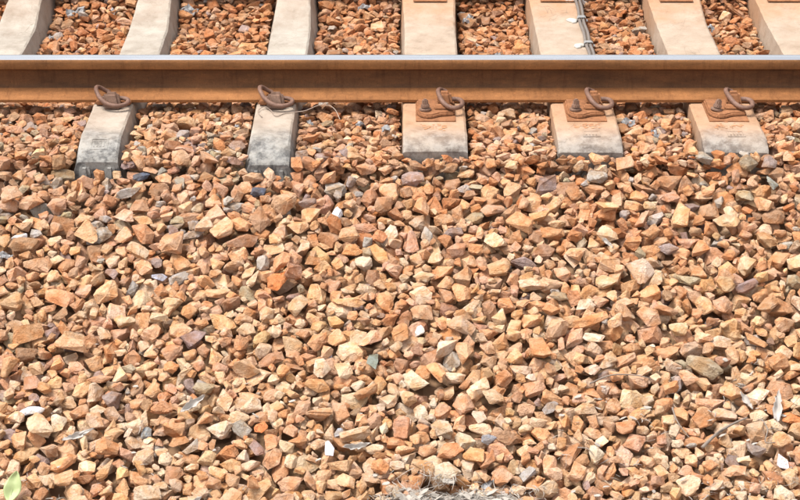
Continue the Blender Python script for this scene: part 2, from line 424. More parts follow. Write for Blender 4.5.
def fastening_b(xc, label, yc=0.0, tilt=0.0):
    e = empty('rail_fastening', (xc, yc, 0)); tag(e, label, 'rail clip', 'rail fastenings on the sleepers')
    link('base_plate', bevel_box('base_plate', rect(-0.070, 0.080, -0.280, 0.180), rect(-0.070, 0.080, -0.279, 0.179), 0.0003, 0.0040, 0.001), M_PLATE, e)
    bs = [(-0.066, -0.0775), (-0.068, -0.205), (-0.058, -0.240), (-0.034, -0.262), (-0.006, -0.258), (0.024, -0.236), (0.078, -0.226), (0.078, -0.0775)]
    link('raised_seat', bevel_box('raised_seat', bs, [(x * 0.97, -0.0775 + (y + 0.0775) * 0.97) for x, y in bs], 0.0042, 0.020, 0.005), M_PLATE, e)
    link('rib', bevel_box('rib', rect(-0.004, 0.074, -0.205, -0.165), rect(0.0, 0.070, -0.197, -0.168), 0.0202, 0.034, 0.005), M_PLATE, e)
    link('shoulder_block', bevel_box('shoulder_block', rect(0.010, 0.072, -0.160, -0.105), [(0.018, -0.142), (0.062, -0.142), (0.064, -0.108), (0.016, -0.108)], 0.0202, 0.068, 0.010), M_PLATE, e)
    link('spring_clip', tube('spring_clip', [(x * 0.72 + 0.060, -0.05 + (y + 0.05) * 1.38, 0.032 + (z - 0.024) * 0.60) for x, y, z in CLIP_PATH], lambda f: 0.0090 if 0.02 < f < 0.97 else 0.0085, 12, 6), M_CLIP, e)
    # bolt with washer and hexagon nut
    bl = empty('bolt', (-0.034, -0.205, 0.0205)); bl.parent = e; bl.rotation_euler = (R(-6) + tilt * 0.3, R(4) + tilt, 0.4)
    link('washer', tube('washer', [(0, 0, -0.001), (0, 0, 0.003), (0, 0, 0.0065)], 0.0225, 18, 2), M_BOLT, bl)
    link('nut', bevel_box('nut', [(0.019 * math.cos(k * math.pi / 3), 0.019 * math.sin(k * math.pi / 3)) for k in range(6)], [(0.0175 * math.cos(k * math.pi / 3), 0.0175 * math.sin(k * math.pi / 3)) for k in range(6)], 0.0088, 0.024, 0.003), M_BOLT, bl)
    link('stud', bevel_box('stud', rect(-0.0115, 0.0115, -0.0115, 0.0115), rect(-0.009, 0.009, -0.009, 0.009), 0.020, 0.043, 0.004), M_BOLT, bl)
    return e
fastening_a(-1.690, 'spring clip without base plate beside the rail on the outermost narrow sleeper')
fastening_a(-1.106, 'rusty spring clip without base plate on the sleeper with the stamped rectangle')
fastening_a(-0.478, 'rusty spring clip without base plate where the loose wire starts')
fastening_b(0.13, 'bolted base plate and spring clip on the wide sleeper nearest the loose wire', tilt=-0.05)
fastening_b(0.70, 'bolted base plate and spring clip on the cable sleeper', tilt=0.02)
fastening_b(1.235, 'bolted base plate with leaning bolt on the sleeper next beyond the cable', tilt=0.20)
fastening_b(1.72, 'bolted base plate on the sleeper second beyond the cable')
for xc, w in ((0.13, 'wide sleeper nearest the wire'), (0.70, 'cable sleeper'), (1.235, 'sleeper next beyond the cable'), (1.72, 'sleeper second beyond the cable')):
    fastening_b(xc, 'rusty base plate of the far rail on the ' + w, GAUGE)

# ------------------------------------------------------------------ strapped cable
ce = empty('cable_run', (0.798, 0.0, 0.0)); tag(ce, 'grey twin cable strapped along the edge of a sleeper', 'cable')
def ct(y): return sleeper_top('b', y, -0.5)
for dx in (-0.0085, 0.0085):
    pts = [(dx, 0.40, -0.09), (dx, 0.46, ct(0.46) + 0.006)] + [(dx + 0.002 * math.sin(k * 1.3), 0.52 + 0.06 * k, ct(0.52 + 0.06 * k) + 0.0100) for k in range(25)]
    link('cable', tube('cable', pts, 0.0068, 10, 3), M_CABLE, ce)
for yy in (0.725, 1.075, 1.300):
    bm = bmesh.new()
    arc = [(-0.026, 0.0022), (-0.0195, 0.0025), (-0.0175, 0.016), (-0.012, 0.0195), (0.012, 0.0195), (0.0175, 0.016), (0.0195, 0.0025), (0.026, 0.0022)]
    rows = []
    for y in (yy - 0.013, yy + 0.013):
        rows.append([bm.verts.new((x, y, z + ct(y))) for x, z in arc]); rows.append([bm.verts.new((x * 1.05, y, z + 0.0022 + ct(y))) for x, z in arc])
    for k in range(len(arc) - 1):
        bm.faces.new((rows[0][k], rows[0][k + 1], rows[2][k + 1], rows[2][k])); bm.faces.new((rows[1][k], rows[3][k], rows[3][k + 1], rows[1][k + 1]))
        bm.faces.new((rows[0][k], rows[1][k], rows[1][k + 1], rows[0][k + 1])); bm.faces.new((rows[2][k], rows[2][k + 1], rows[3][k + 1], rows[3][k]))
    link('saddle', bm_mesh('saddle', bm), M_SADDLE, ce)
    bm = bmesh.new(); bmesh.ops.create_icosphere(bm, subdivisions=3, radius=1.0)
    lr = random.Random(int(yy * 1000))
    ph = [lr.random() * 6 for _ in range(6)]
    for v in bm.verts:
        a = math.atan2(v.co.y, v.co.x); q = 1 + 0.22 * math.sin(2 * a + ph[0]) + 0.16 * math.sin(3 * a + ph[1]) + 0.08 * math.sin(7 * a + ph[2])
        v.co = Vector((v.co.x * 0.020 * q - 0.040, v.co.y * 0.026 * q + yy - 0.005, max(v.co.z, -0.2) * 0.010 + 0.002 + ct(v.co.y * 0.026 * q + yy - 0.005)))
    link('mortar_dab', bm_mesh('mortar_dab', bm, True), M_MORTAR, ce)

# ------------------------------------------------------------------ ballast stones
def stone_library(n):
    lib = []
    lr = random.Random(5)
    for i in range(n):
        bm = bmesh.new(); p = lr.uniform(2.2, 5.0)
        for k in range((lr.randint(9, 11) if i % 3 == 0 else lr.randint(12, 17))):
            d = Vector((lr.gauss(0, 1), lr.gauss(0, 1), lr.gauss(0, 1))).normalized()
            q = (abs(d.x) ** p + abs(d.y) ** p + abs(d.z) ** p) ** (-1 / p)
            bm.verts.new(d * q * lr.uniform(0.72, 1.0))
        r = bmesh.ops.convex_hull(bm, input=bm.verts)
        bmesh.ops.delete(bm, geom=list({g for g in r['geom_interior'] + r['geom_unused'] if isinstance(g, bmesh.types.BMVert)}), context='VERTS')
        lo = np.array([min(v.co[k] for v in bm.verts) for k in range(3)]); hi = np.array([max(v.co[k] for v in bm.verts) for k in range(3)])
        for v in bm.verts: v.co = Vector((np.array(v.co) - (lo + hi) / 2) / ((hi - lo) / 2))
        bmesh.ops.recalc_face_normals(bm, faces=bm.faces)
        bmesh.ops.triangulate(bm, faces=bm.faces)
        bm.verts.index_update()
        HV = np.array([v.co[:] for v in bm.verts]); HF = np.array([[v.index for v in f.verts] for f in bm.faces])
        bmesh.ops.dissolve_limit(bm, angle_limit=R(16), verts=bm.verts, edges=bm.edges)
        bmesh.ops.bevel(bm, geom=list(bm.edges), offset=lr.uniform(0.05, 0.12), segments=1, affect='EDGES', clamp_overlap=True)
        bmesh.ops.triangulate(bm, faces=bm.faces, quad_method='BEAUTY')
        for v in bm.verts:
            v.co += Vector((lr.gauss(0, 1), lr.gauss(0, 1), lr.gauss(0, 1))) * 0.034
        bm.verts.index_update(); bm.verts.ensure_lookup_table()
        V = np.array([v.co[:] for v in bm.verts]); F = np.array([[v.index for v in f.verts] for f in bm.faces])
        # a broken, rougher skin for the stones that show
        bmesh.ops.subdivide_edges(bm, edges=bm.edges[:], cuts=1, use_grid_fill=True)
        bmesh.ops.triangulate(bm, faces=bm.faces)
        bm.normal_update(); so = Vector((i * 3.7, i * 1.3, i * 2.1))
        for v in bm.verts:
            d = 0.075 * mnoise.noise(v.co * 1.9 + so) + 0.055 * mnoise.noise(v.co * 4.3 + so)
            v.co += v.normal * d + Vector((lr.gauss(0, 1), lr.gauss(0, 1), lr.gauss(0, 1))) * 0.013
        bm.verts.index_update()
        DV = np.array([v.co[:] for v in bm.verts]); DF = np.array([[v.index for v in f.verts] for f in bm.faces])
        bm.free(); lib.append((HV, HF, V, F, DV, DF))
    return lib
LIB = stone_library(90)

CELL = 0.004
GX0, GX1, GY0, GY1 = -2.45, 2.45, -2.95, 1.75
NX, NY = int((GX1 - GX0) / CELL), int((GY1 - GY0) / CELL)
gx = GX0 + (np.arange(NX) + 0.5) * CELL; gy = GY0 + (np.arange(NY) + 0.5) * CELL
GXX, GYY = np.meshgrid(gx, gy)
SURF = S_np(GXX, GYY)
H = SURF - 0.112                                    # drop height field, rows = y
FORBID = np.zeros_like(H, bool)                     # no stone's middle on a sleeper
for xc, t, y0 in SLEEPERS:
    wt, wb = sleeper_dims(t)
    iy = (gy > y0 - 0.004)
    top = np.array([sleeper_top(t, y, y0) for y in gy])
    dx = np.abs(gx - xc)
    side = np.clip((wb + 0.004 - dx) / max(wb - wt, 1e-3), 0, 1)        # sloping flank
    blk = -0.21 + side[None, :] * (0.21 + top[:, None])
    blk[:, dx > wb + 0.002] = -9
    blk[~iy, :] = -9
    H = np.maximum(H, blk)
    FORBID |= (dx < wt + 0.012)[None, :] & (gy > y0 - (0.045 if t == 'a' else 0.012))[:, None]
    if t == 'a':
        for sx_ in (-0.046, 0.046):
            kx = np.abs(gx - xc - sx_) < 0.024; ky = (gy > y0 - 0.032) & (gy < y0)
            z = sleeper_top(t, y0, y0) - 0.012
            H[np.ix_(ky, kx)] = np.maximum(H[np.ix_(ky, kx)], z)

PAL = {  # real-world albedo of the stone kinds
    'cream': (0.57, 0.385, 0.230), 'pale': (0.59, 0.435, 0.285), 'tan': (0.55, 0.325, 0.172), 'ochre': (0.54, 0.31, 0.148),
    'orange': (0.52, 0.265, 0.125), 'bright': (0.53, 0.200, 0.072), 'pink': (0.51, 0.290, 0.168), 'brown': (0.39, 0.215, 0.114),
    'rust': (0.43, 0.190, 0.080), 'mauve': (0.32, 0.220, 0.172), 'grey': (0.39, 0.32, 0.245), 'slate': (0.10, 0.105, 0.12),
    'olive': (0.37, 0.275, 0.165), 'green': (0.29, 0.285, 0.215), 'white': (0.66, 0.63, 0.60), 'blue': (0.40, 0.405, 0.41)}
STONES = []     # dicts: lib index, scale, R, pos, colour, key, label

def lower_upper(HVt, HF):
    """lower and upper surface of a convex stone on grid cells around its centre"""
    lo = HVt.min(0); hi = HVt.max(0)
    i0, i1 = int(math.floor(lo[0] / CELL)), int(math.ceil(hi[0] / CELL)); j0, j1 = int(math.floor(lo[1] / CELL)), int(math.ceil(hi[1] / CELL))
    xs_ = np.arange(i0, i1 + 1) * CELL; ys_ = np.arange(j0, j1 + 1) * CELL
    A = HVt[HF[:, 0]]; N = np.cross(HVt[HF[:, 1]] - A, HVt[HF[:, 2]] - A)
    D = (N * A).sum(1)
    up = N[:, 2] > 1e-9; dn = N[:, 2] < -1e-9
    nu, du = N[up], D[up]; nn, dd = N[dn], D[dn]
    zu = ((du[:, None, None] - nu[:, 0, None, None] * xs_[None, None, :] - nu[:, 1, None, None] * ys_[None, :, None]) / nu[:, 2, None, None]).min(0)
    zl = ((dd[:, None, None] - nn[:, 0, None, None] * xs_[None, None, :] - nn[:, 1, None, None] * ys_[None, :, None]) / nn[:, 2, None, None]).max(0)
    m = zu >= zl
    return i0, j0, np.where(m, zl, 9.0), np.where(m, zu, -9.0), m

def rot_for(yaw, tilt, slope):
    Rz = Matrix.Rotation(yaw, 3, 'Z')
    ax = Vector((random.gauss(0, 1), random.gauss(0, 1), 0)).normalized()
    Rt = Matrix.Rotation(tilt, 3, ax)
    Rs = Matrix.Rotation(R(20.0) if slope else 0.0, 3, 'X')       # bank falls towards -Y
    return np.array((Rs @ Rt @ Rz))

def drop(li, scl, Rm, cand, limit, jitter_ok=True):
    """settle a stone at the lowest of the candidate places; None when all stand above the limit"""
    HV, HF = LIB[li][0], LIB[li][1]
    HVt = (HV * scl) @ Rm.T
    i0, j0, zl, zu, m = lower_upper(HVt, HF)
    h, w = zl.shape; ztop = HVt[:, 2].max()
    best = None
    for (x, y) in cand:
        ci = int((x - GX0) / CELL); cj = int((y - GY0) / CELL)
        a, b = ci + i0, cj + j0
        if a < 0 or b < 0 or a + w > NX or b + h > NY: continue
        z = float((H[b:b + h, a:a + w] - zl).max())
        rel = z - SURF[cj, ci]
        if FORBID[cj, ci]: continue
        if limit is not None:
            lim = limit
            if abs(y) < 0.13: lim = min(limit, -0.008 - SURF[cj, ci])
            elif abs(y - GAUGE) < 0.13: lim = min(limit, -0.008 - SURF[cj, ci])
            if rel + ztop > lim: continue
        if best is None or rel < best[0]: best = (rel, z, a, b, gx[ci], gy[cj])
    if best is None: return None
    rel, z, a, b, x, y = best
    sub = H[b:b + h, a:a + w]; np.maximum(sub, np.where(m, zu + z, -9), out=sub)
    return np.array((x, y, z))

def add(li, scl, Rm, pos, key, label=None, hand=False):
    c = np.array(PAL[key]) * (1.0, 1.015, 1.08); c = c * rng.normal(1.0, 0.10) * (1 + rng.normal(0, 0.018, 3))
    STONES.append(dict(li=li, s=scl, R=Rm, p=pos, c=np.clip(c, 0.03, 0.85), key=key, label=label, hand=hand))

KEYS = {'far': (['rust', 'orange', 'brown', 'pink', 'tan', 'cream', 'mauve', 'grey'], [.42, .20, .22, .07, .03, .03, .015, .015]),
        'near': (['pink', 'orange', 'tan', 'brown', 'rust', 'cream', 'grey', 'mauve', 'olive', 'ochre'], [.24, .20, .14, .15, .13, .05, .03, .02, .02, .03]),
        'greybrown': (['pink', 'brown', 'tan', 'grey', 'olive', 'orange', 'mauve', 'cream'], [.24, .21, .20, .10, .08, .11, .03, .03]),  # stones of a greyer, browner colour
        'mid': (['tan', 'pink', 'orange', 'ochre', 'cream', 'brown', 'grey', 'mauve', 'olive'], [.28, .17, .16, .13, .16, .06, .012, .012, .015]),
        'low': (['tan', 'cream', 'ochre', 'orange', 'pink', 'pale', 'brown', 'grey', 'mauve'], [.28, .28, .12, .12, .08, .09, .02, .008, .008])}
def key_for(x, y):
    z = 'far' if y > 0.05 else ('near' if y > -0.92 + 0.14 * rng.normal() else ('mid' if y > -1.45 + 0.15 * rng.normal() else 'low'))
    if z == 'near' and y < -0.30 and x < -0.25 + 0.2 * rng.normal(): z = 'greybrown'      # greyer, browner stones by the narrow sleepers
    ks, w = KEYS[z]
    return ks[int(rng.choice(len(ks), p=np.array(w) / sum(w)))]

def fill(n, l0, l1, limit, K, fails=150):
    miss = 0; made = 0
    for _ in range(n):
        L = float(np.clip(rng.lognormal(math.log((l0 + l1) / 2), 0.22), l0, l1))
        li = int(rng.integers(len(LIB)))
        scl = np.array([L / 2, L / 2 * rng.uniform(0.56, 0.96), L / 2 * rng.uniform(0.40, 0.74)])
        cand = list(zip(rng.uniform(GX0, GX1, K), rng.uniform(GY0, GY1, K)))
        slope = cand[0][1] < Y_EDGE
        cand = [c for c in cand if (c[1] < Y_EDGE) == slope]
        Rm = rot_for(rng.uniform(0, 6.283), rng.normal(0, 0.42), slope)
        p = drop(li, scl, Rm, cand, limit + rng.uniform(-0.008, 0.012))
        if p is None:
            miss += 1
            if miss > fails: break
            continue
        miss = 0; made += 1
        add(li, scl, Rm, p, key_for(p[0], p[1]))
    return made

n1 = fill(6500, 0.050, 0.092, -0.022, 24, 260)

# stones that can be told apart in the photograph: x, y, long, short (pixels), angle, kind
HAND = '''
87 225 30 24 -80 tan|33 197 26 20 0 pink|10 195 22 20 20 pink|22 236 32 17 5 brown|42 245 30 15 10 tan|141 222 30 19 -50 orange|168 238 30 25 20 pink|64 238 19 9 -45 mauve|121 220 21 20 0 pink|179 264 25 15 35 grey|134 251 25 13 -20 cream
19 225 17 9 25 white|22 181 17 14 0 olive|146 164 18 10 10 slate|46 165 21 12 10 grey|128 178 27 11 32 grey|165 169 20 14 -20 tan|181 168 20 10 -60 grey|121 205 22 14 -10 cream|139 198 20 17 0 brown|167 220 18 13 30 tan|157 253 17 10 -35 mauve|107 237 17 15 0 orange|155 264 16 7 5 blue|110 257 17 12 -50 mauve|17 213 19 16 10 tan
282 188 27 25 0 tan|326 187 23 18 75 pink|263 209 29 22 80 brown|297 210 21 18 -40 tan|246 213 24 17 -40 orange|222 222 26 18 40 tan|206 217 19 17 0 cream|272 266 25 23 -30 bright|286 256 32 14 55 orange|392 224 29 15 62 pale|379 237 32 13 -55 orange|361 246 26 17 -60 pale|341 201 17 11 60 white|256 176 17 11 10 slate|297 246 27 18 -80 pink|271 237 24 13 5 cream|242 237 36 13 25 brown|365 218 26 10 -5 pink|344 184 20 14 10 ochre|308 198 19 10 8 mauve|260 252 18 14 80 grey|248 268 22 11 80 cream|292 268 21 18 40 pink|235 190 18 12 0 grey
412 168 24 15 5 mauve|421 200 28 17 -75 tan|411 226 28 16 -80 pink|494 228 29 19 -52 cream|526 213 30 19 -35 orange|554 222 26 17 -15 orange|555 187 24 14 55 tan|547 174 30 18 45 mauve|511 176 22 16 60 tan|500 253 26 22 20 tan|536 271 30 17 8 cream|459 237 21 16 0 pink|428 262 24 14 -5 cream|447 268 21 16 20 tan|452 216 23 14 -5 mauve|577 185 17 16 0 orange|583 202 19 14 10 orange|587 211 22 10 20 orange|541 201 24 12 20 ochre|495 195 24 14 20 pink|573 243 21 16 0 tan
643 262 30 24 -5 pale|709 183 21 14 80 orange|773 176 24 12 85 green|718 190 15 9 75 grey|706 198 22 18 0 brown|679 206 29 20 85 tan|667 168 28 18 -10 brown|644 173 22 18 20 tan|633 188 22 16 -35 tan|609 203 21 18 20 tan|610 226 28 20 -50 cream|671 235 22 14 -18 mauve|687 229 28 14 15 pink|703 233 19 17 0 orange|729 214 29 17 -20 cream|776 198 25 23 0 brown|694 263 26 19 0 olive|614 252 26 22 30 tan|726 268 23 20 10 tan|743 250 21 16 40 cream|652 225 22 14 30 orange|761 212 20 15 -20 cream
25 320 34 19 10 orange|10 288 24 20 0 tan|60 282 32 20 -20 orange|105 282 28 20 20 tan|51 314 16 13 0 mauve|104 361 18 12 -10 mauve|126 359 9 9 0 blue|33 357 24 16 10 pale|24 342 23 18 0 brown|72 333 36 15 -15 tan|35 391 28 11 -3 white|53 370 22 14 0 ochre|72 385 22 13 -75 cream|156 376 21 17 80 tan|171 335 26 17 50 pink|144 328 20 13 -60 grey|96 369 28 10 0 brown|105 316 20 13 -60 cream|128 311 23 17 70 cream|138 285 26 20 30 cream|157 310 20 13 10 cream
299 292 29 18 50 cream|317 322 26 16 55 orange|327 331 12 12 0 white|376 347 26 11 78 green|323 356 25 17 -70 pale|341 361 23 16 -70 cream|303 313 23 14 -10 cream|385 388 15 10 75 mauve|335 317 23 20 0 tan|355 324 19 16 70 cream|366 335 26 14 20 pink|293 348 21 11 0 brown|283 369 21 20 0 cream|244 362 28 20 10 tan|206 375 22 16 40 olive|344 293 36 10 -5 tan|383 286 23 18 80 orange|365 378 28 11 30 orange|316 372 28 14 -10 ochre|357 371 16 13 20 pale|264 298 19 17 60 cream|217 278 28 13 0 tan|249 380 26 14 -15 tan|247 312 21 18 0 cream
448 346 29 16 55 pale|478 377 32 17 50 cream|495 385 26 18 -30 cream|418 369 25 18 -60 pale|541 339 28 18 -65 orange|467 346 31 17 -75 tan|461 312 26 18 -20 cream|433 363 31 13 -60 orange|557 317 29 18 45 tan|587 294 24 12 20 pale|560 289 20 11 -15 olive|533 363 15 14 0 mauve|415 317 15 9 80 white|595 327 20 14 -30 pale|540 286 23 14 -10 orange|418 297 25 20 0 tan|430 320 20 16 0 brown|570 344 20 18 10 tan|590 311 36 15 0 orange|483 310 16 15 0 pink|553 298 18 14 -20 orange|594 373 22 14 -10 orange
652 311 27 22 -20 pink|706 357 41 23 -35 olive|718 326 27 17 -8 pale|756 325 26 14 -20 orange|743 324 10 7 0 white|711 385 36 19 5 pink|782 375 27 22 -30 brown|683 315 20 18 0 cream|735 339 22 14 -70 tan|700 330 18 16 20 tan|685 366 27 14 -50 tan|663 332 27 16 -15 orange|625 299 30 20 70 tan|640 345 28 14 5 orange|618 318 22 13 30 cream|667 300 26 15 5 brown|727 280 19 18 0 tan|772 297 28 16 50 tan|667 357 20 18 40 tan|785 335 20 14 0 cream
37 418 32 27 -80 cream|94 391 22 20 0 pale|60 455 26 18 20 orange|110 437 23 18 0 orange|84 448 19 18 0 cream|100 454 29 14 80 tan|171 459 22 20 60 brown|148 485 28 19 10 pale|181 421 22 17 0 orange|142 416 13 12 20 blue|115 417 23 16 15 tan|94 485 20 14 -10 orange|77 490 20 16 70 tan|190 434 22 10 40 grey|160 408 23 14 30 cream|66 474 21 16 20 tan|133 428 18 14 -60 cream|18 429 21 16 80 tan|15 449 21 16 80 cream|38 478 19 14 80 brown
240 411 20 18 0 grey|216 413 24 20 -30 pale|227 486 26 20 -10 tan|274 425 21 17 70 orange|303 397 22 13 70 pink|300 422 21 14 -10 orange|260 415 16 14 -60 bright|291 470 28 20 5 tan|288 436 17 15 80 cream|368 451 24 14 72 cream|343 465 20 14 -10 tan|323 457 17 17 0 tan|383 456 18 17 -60 orange|394 479 18 12 -55 grey|338 419 14 8 70 blue|355 428 32 13 12 cream|330 437 20 10 -70 white|258 431 20 14 -40 mauve|233 465 20 14 80 tan|257 480 22 16 60 orange|207 441 20 14 0 tan|251 452 22 13 10 cream|350 484 36 19 -5 tan
443 420 27 18 -40 pale|456 439 30 19 15 orange|466 454 22 19 60 pale|449 467 28 20 40 pale|521 406 20 18 0 tan|565 433 34 17 60 brown|549 397 20 14 40 grey|505 477 19 14 10 white|487 463 21 11 60 blue|490 431 18 11 10 blue|485 445 24 14 70 orange|404 415 27 16 80 pink|424 420 23 12 -15 orange|446 403 20 15 60 tan|502 421 26 13 -5 brown|537 464 23 16 70 orange|482 408 17 13 -70 pale|427 466 24 18 -10 tan|546 420 20 15 10 orange|422 435 16 15 0 tan|527 390 20 15 10 tan
700 435 18 14 20 mauve|753 436 24 20 -20 mauve|784 449 19 10 -55 white|727 404 25 23 40 cream|693 421 29 16 -22 orange|683 397 21 14 85 orange|641 402 23 18 0 tan|629 420 22 18 10 orange|786 431 20 18 -30 tan|758 402 18 16 20 cream|664 389 21 18 0 orange|797 405 20 12 -10 bright
'''
LABELS = {
 (146, 164): 'charcoal black ballast stone lying beside the end of the stamped sleeper',
 (256, 176): 'dark slate blue stone at the corner of the wire sleeper end',
 (272, 266): 'bright rust-orange flat-faced stone on the bank below the wire sleeper',
 (643, 262): 'big pale cream rounded stone on the bank below the cable sleeper',
 (773, 176): 'upright grey-green stone on the bank by the whitened sleeper end',
 (376, 347): 'grey-green upright pebble halfway down the bank',
 (327, 331): 'small bluish white pebble between tan stones halfway down the bank',
 (706, 357): 'largest olive brown rough stone lying tilted on the bank',
 (37, 418): 'big squarish cream stone low on the bank above the pale green leaf',
 (35, 391): 'flat whitish speckled stone just above the squarish cream stone',
 (126, 359): 'tiny blue-grey cube-like stone next to a mauve stone',
 (22, 236): 'wide dark brown layered stone with a white pebble behind it',
 (19, 225): 'white oval pebble resting behind the wide dark brown stone',
 (341, 201): 'white quartz-like stone on the bank below the wire sleeper',
 (142, 416): 'pale blue-grey block stone low on the bank by the curled white leaf',
 (784, 449): 'white oval pebble beside the mauve brown stone and twigs',
 (753, 436): 'large mauve brown stone at the end of the twig',
 (700, 435): 'mauve brown rounded stone under the twig',
 (718, 326): 'pale lemon flat stone with a tiny white chip near it',
 (743, 324): 'tiny white chip between the orange stones on the bank',
 (505, 477): 'grey-white rounded stone at the edge of the bleached straw',
 (487, 463): 'blue-grey pointed shard standing above the bleached straw',
 (490, 431): 'pale blue-grey triangular shard among orange stones above the straw',
 (549, 397): 'grey slanting flat stone above the brown upright stone',
 (565, 433): 'tall brown upright stone leaning on the low bank',
 (155, 264): 'thin pale blue sliver of stone on the upper bank',
 (415, 317): 'small off-white stump of stone on the middle bank',
 (394, 479): 'grey mottled pebble next to the bleached straw',
 (338, 419): 'small blue-grey chip above the white curled scrap'}
hand = []
for ln in HAND.strip().split('\n'):
    for it in ln.split('|'):
        q = it.split(); hand.append((*map(float, q[:5]), q[5]))
hand.sort(key=lambda h: -h[2] * h[3])
for (hx, hy, hw, hh, ang, key) in hand:
    p, sc = pix(hx, hy + 2.0, S)
    a, b = hw / 2 / sc * 1.0, hh / 2 / sc * 1.04
    slope = p.y < Y_EDGE
    scl = np.array([a, b, min(b, a * 0.8) * random.uniform(0.55, 0.76)])
    best = None
    yaw = math.atan2(math.sin(R(ang)) / 0.85, math.cos(R(ang)))
    li = int(rng.integers(len(LIB)))
    Rm = rot_for(yaw, rng.normal(0, 0.16), slope)
    cand = [(p.x, p.y)] + [(p.x + rng.normal(0, 0.007), p.y + rng.normal(0, 0.008)) for _ in range(10)]
    pos = drop(li, scl, Rm, cand, 0.050)
    if pos is None: pos = drop(li, scl, Rm, [(p.x, p.y - 0.02 - 0.012 * q) for q in range(8)], 0.09)
    if pos is None: continue
    add(li, scl, Rm, pos, key, LABELS.get((int(hx), int(hy))), True)

n2 = fill(3800, 0.043, 0.076, 0.014, 60, 200)
n3 = fill(6500, 0.031, 0.050, 0.010, 70, 200)
n4 = fill(4500, 0.020, 0.036, 0.002, 70, 200)
print('stones', n1, len(hand), n2, n3, n4, len(STONES))

# which stones show, and how much: rays from the photograph's viewpoint
tv, tf, owner = [], [], []
off = 0
for k, s in enumerate(STONES):
    HV, HF = LIB[s['li']][0], LIB[s['li']][1]
    W = (HV * s['s']) @ s['R'].T + s['p']
    tv.append(W); tf.append(HF + off); owner += [k] * len(HF); off += len(HV)
bx = np.array([(x, y, z) for x in (-6, 6) for y in (-0.036, 0.036) for z in (0.0, 0.165)])
tv.append(bx); tf.append(np.array([(0, 4, 5), (0, 5, 1), (1, 5, 7), (1, 7, 3)]) + off); owner += [-1] * 4; off += 8
for xc, t, y0 in SLEEPERS:
    wt = sleeper_dims(t)[0]
    tv.append(np.array([(xc - wt, y0, -0.05), (xc + wt, y0, -0.05), (xc + wt, -0.46, 0), (xc - wt, -0.46, 0), (xc + wt, 2, 0), (xc - wt, 2, 0)]))
    tf.append(np.array([(0, 1, 2), (0, 2, 3), (3, 2, 4), (3, 4, 5)]) + off); owner += [-1] * 4; off += 6
bvh = BVHTree.FromPolygons(np.concatenate(tv).tolist(), np.concatenate(tf).tolist(), all_triangles=True)
hits = np.zeros(len(STONES), int)
c_, s_ = math.cos(PITCH), math.sin(PITCH)
for yy in range(1, 500, 2):
    for xx in range(1, 800, 2):
        d = Vector((xx - 400.0, FPX * c_ - (yy - 250.0) * s_, -FPX * s_ - (yy - 250.0) * c_)).normalized()
        r = bvh.ray_cast(CAM, d)
        if r[2] is not None and owner[r[2]] >= 0: hits[owner[r[2]]] += 1
order = [k for k in np.argsort(-hits) if hits[k] > 0]
single = [k for k in range(len(STONES)) if STONES[k]['label'] and hits[k] > 4]
for k in order:
    if len(single) >= 300: break
    if k not in single: single.append(k)
single_set = set(single)
for k, s in enumerate(STONES):
    s['hits'] = int(hits[k]); s['deep'] = s['p'][2] < S(s['p'][0], s['p'][1]) - 0.055
print('visible', len(order), 'px of the smallest single', 4 * hits[single[-1]])

WORD = {'cream': 'cream', 'pale': 'pale cream', 'tan': 'tan', 'ochre': 'ochre yellow', 'orange': 'orange', 'bright': 'bright orange', 'pink': 'pinkish tan', 'brown': 'brown', 'rust': 'rust-red', 'mauve': 'mauve brown', 'grey': 'grey', 'slate': 'slate black', 'olive': 'olive brown', 'green': 'grey-green', 'white': 'white', 'blue': 'blue-grey'}
def stone_geo(s):
    L_ = LIB[s['li']]
    if s['hits'] > 5: V, F = L_[4], L_[5]
    elif s['deep']: V, F = L_[0], L_[1]
    else: V, F = L_[2], L_[3]
    return (V * s['s']) @ s['R'].T, F
for k in single:
    s = STONES[k]
    V, F = stone_geo(s)
    me = bpy.data.meshes.new('ballast_stone'); me.from_pydata(V.tolist(), [], F.tolist()); me.update()
    ca = me.attributes.new('Col', 'FLOAT_COLOR', 'POINT')
    ca.data.foreach_set('color', np.tile(np.append(s['c'], 1.0), len(V)).astype(np.float32))
    o = link('ballast_stone', me, M_STONE); o.location = s['p']
    y = s['p'][1]; w = WORD[s['key']]
    NEAR = {-2.28: 'outermost narrow sleeper', -1.69: 'outermost narrow sleeper', -1.106: 'stamped narrow sleeper', -0.478: 'wire sleeper', 0.13: 'rust-stained wide sleeper', 0.70: 'cable sleeper', 1.235: 'white-ended sleeper', 1.72: 'last wide sleeper', 2.27: 'last wide sleeper'}
    by = NEAR[min(NEAR, key=lambda q: abs(q - s['p'][0]))]
    if y > 0.05: zone, zg = f'beside the {by}, beyond the rail', 'beyond the rail'
    elif y > -0.56: zone, zg = f'beside the {by}, in front of the rail', 'in front of the rail'
    else:
        zg = 'on the upper bank' if y > -1.0 else ('on the middle bank' if y > -1.5 else 'on the lower bank')
        zone = f'{zg} below the {by}'
    size = 'large ' if hits[k] > 85 else ''
    a_, b_, c_s = sorted(s['s'], reverse=True)
    shape = 'elongated' if a_ / b_ > 1.42 else ('flat' if c_s / b_ < 0.62 else 'blocky')
    lab = s['label'] or f'{size}{w} {shape} stone {zone}'
    tag(o, lab, 'stone', f'{w} ballast stones {zg}' if not s['label'] else 'ballast stones with a look of their own')

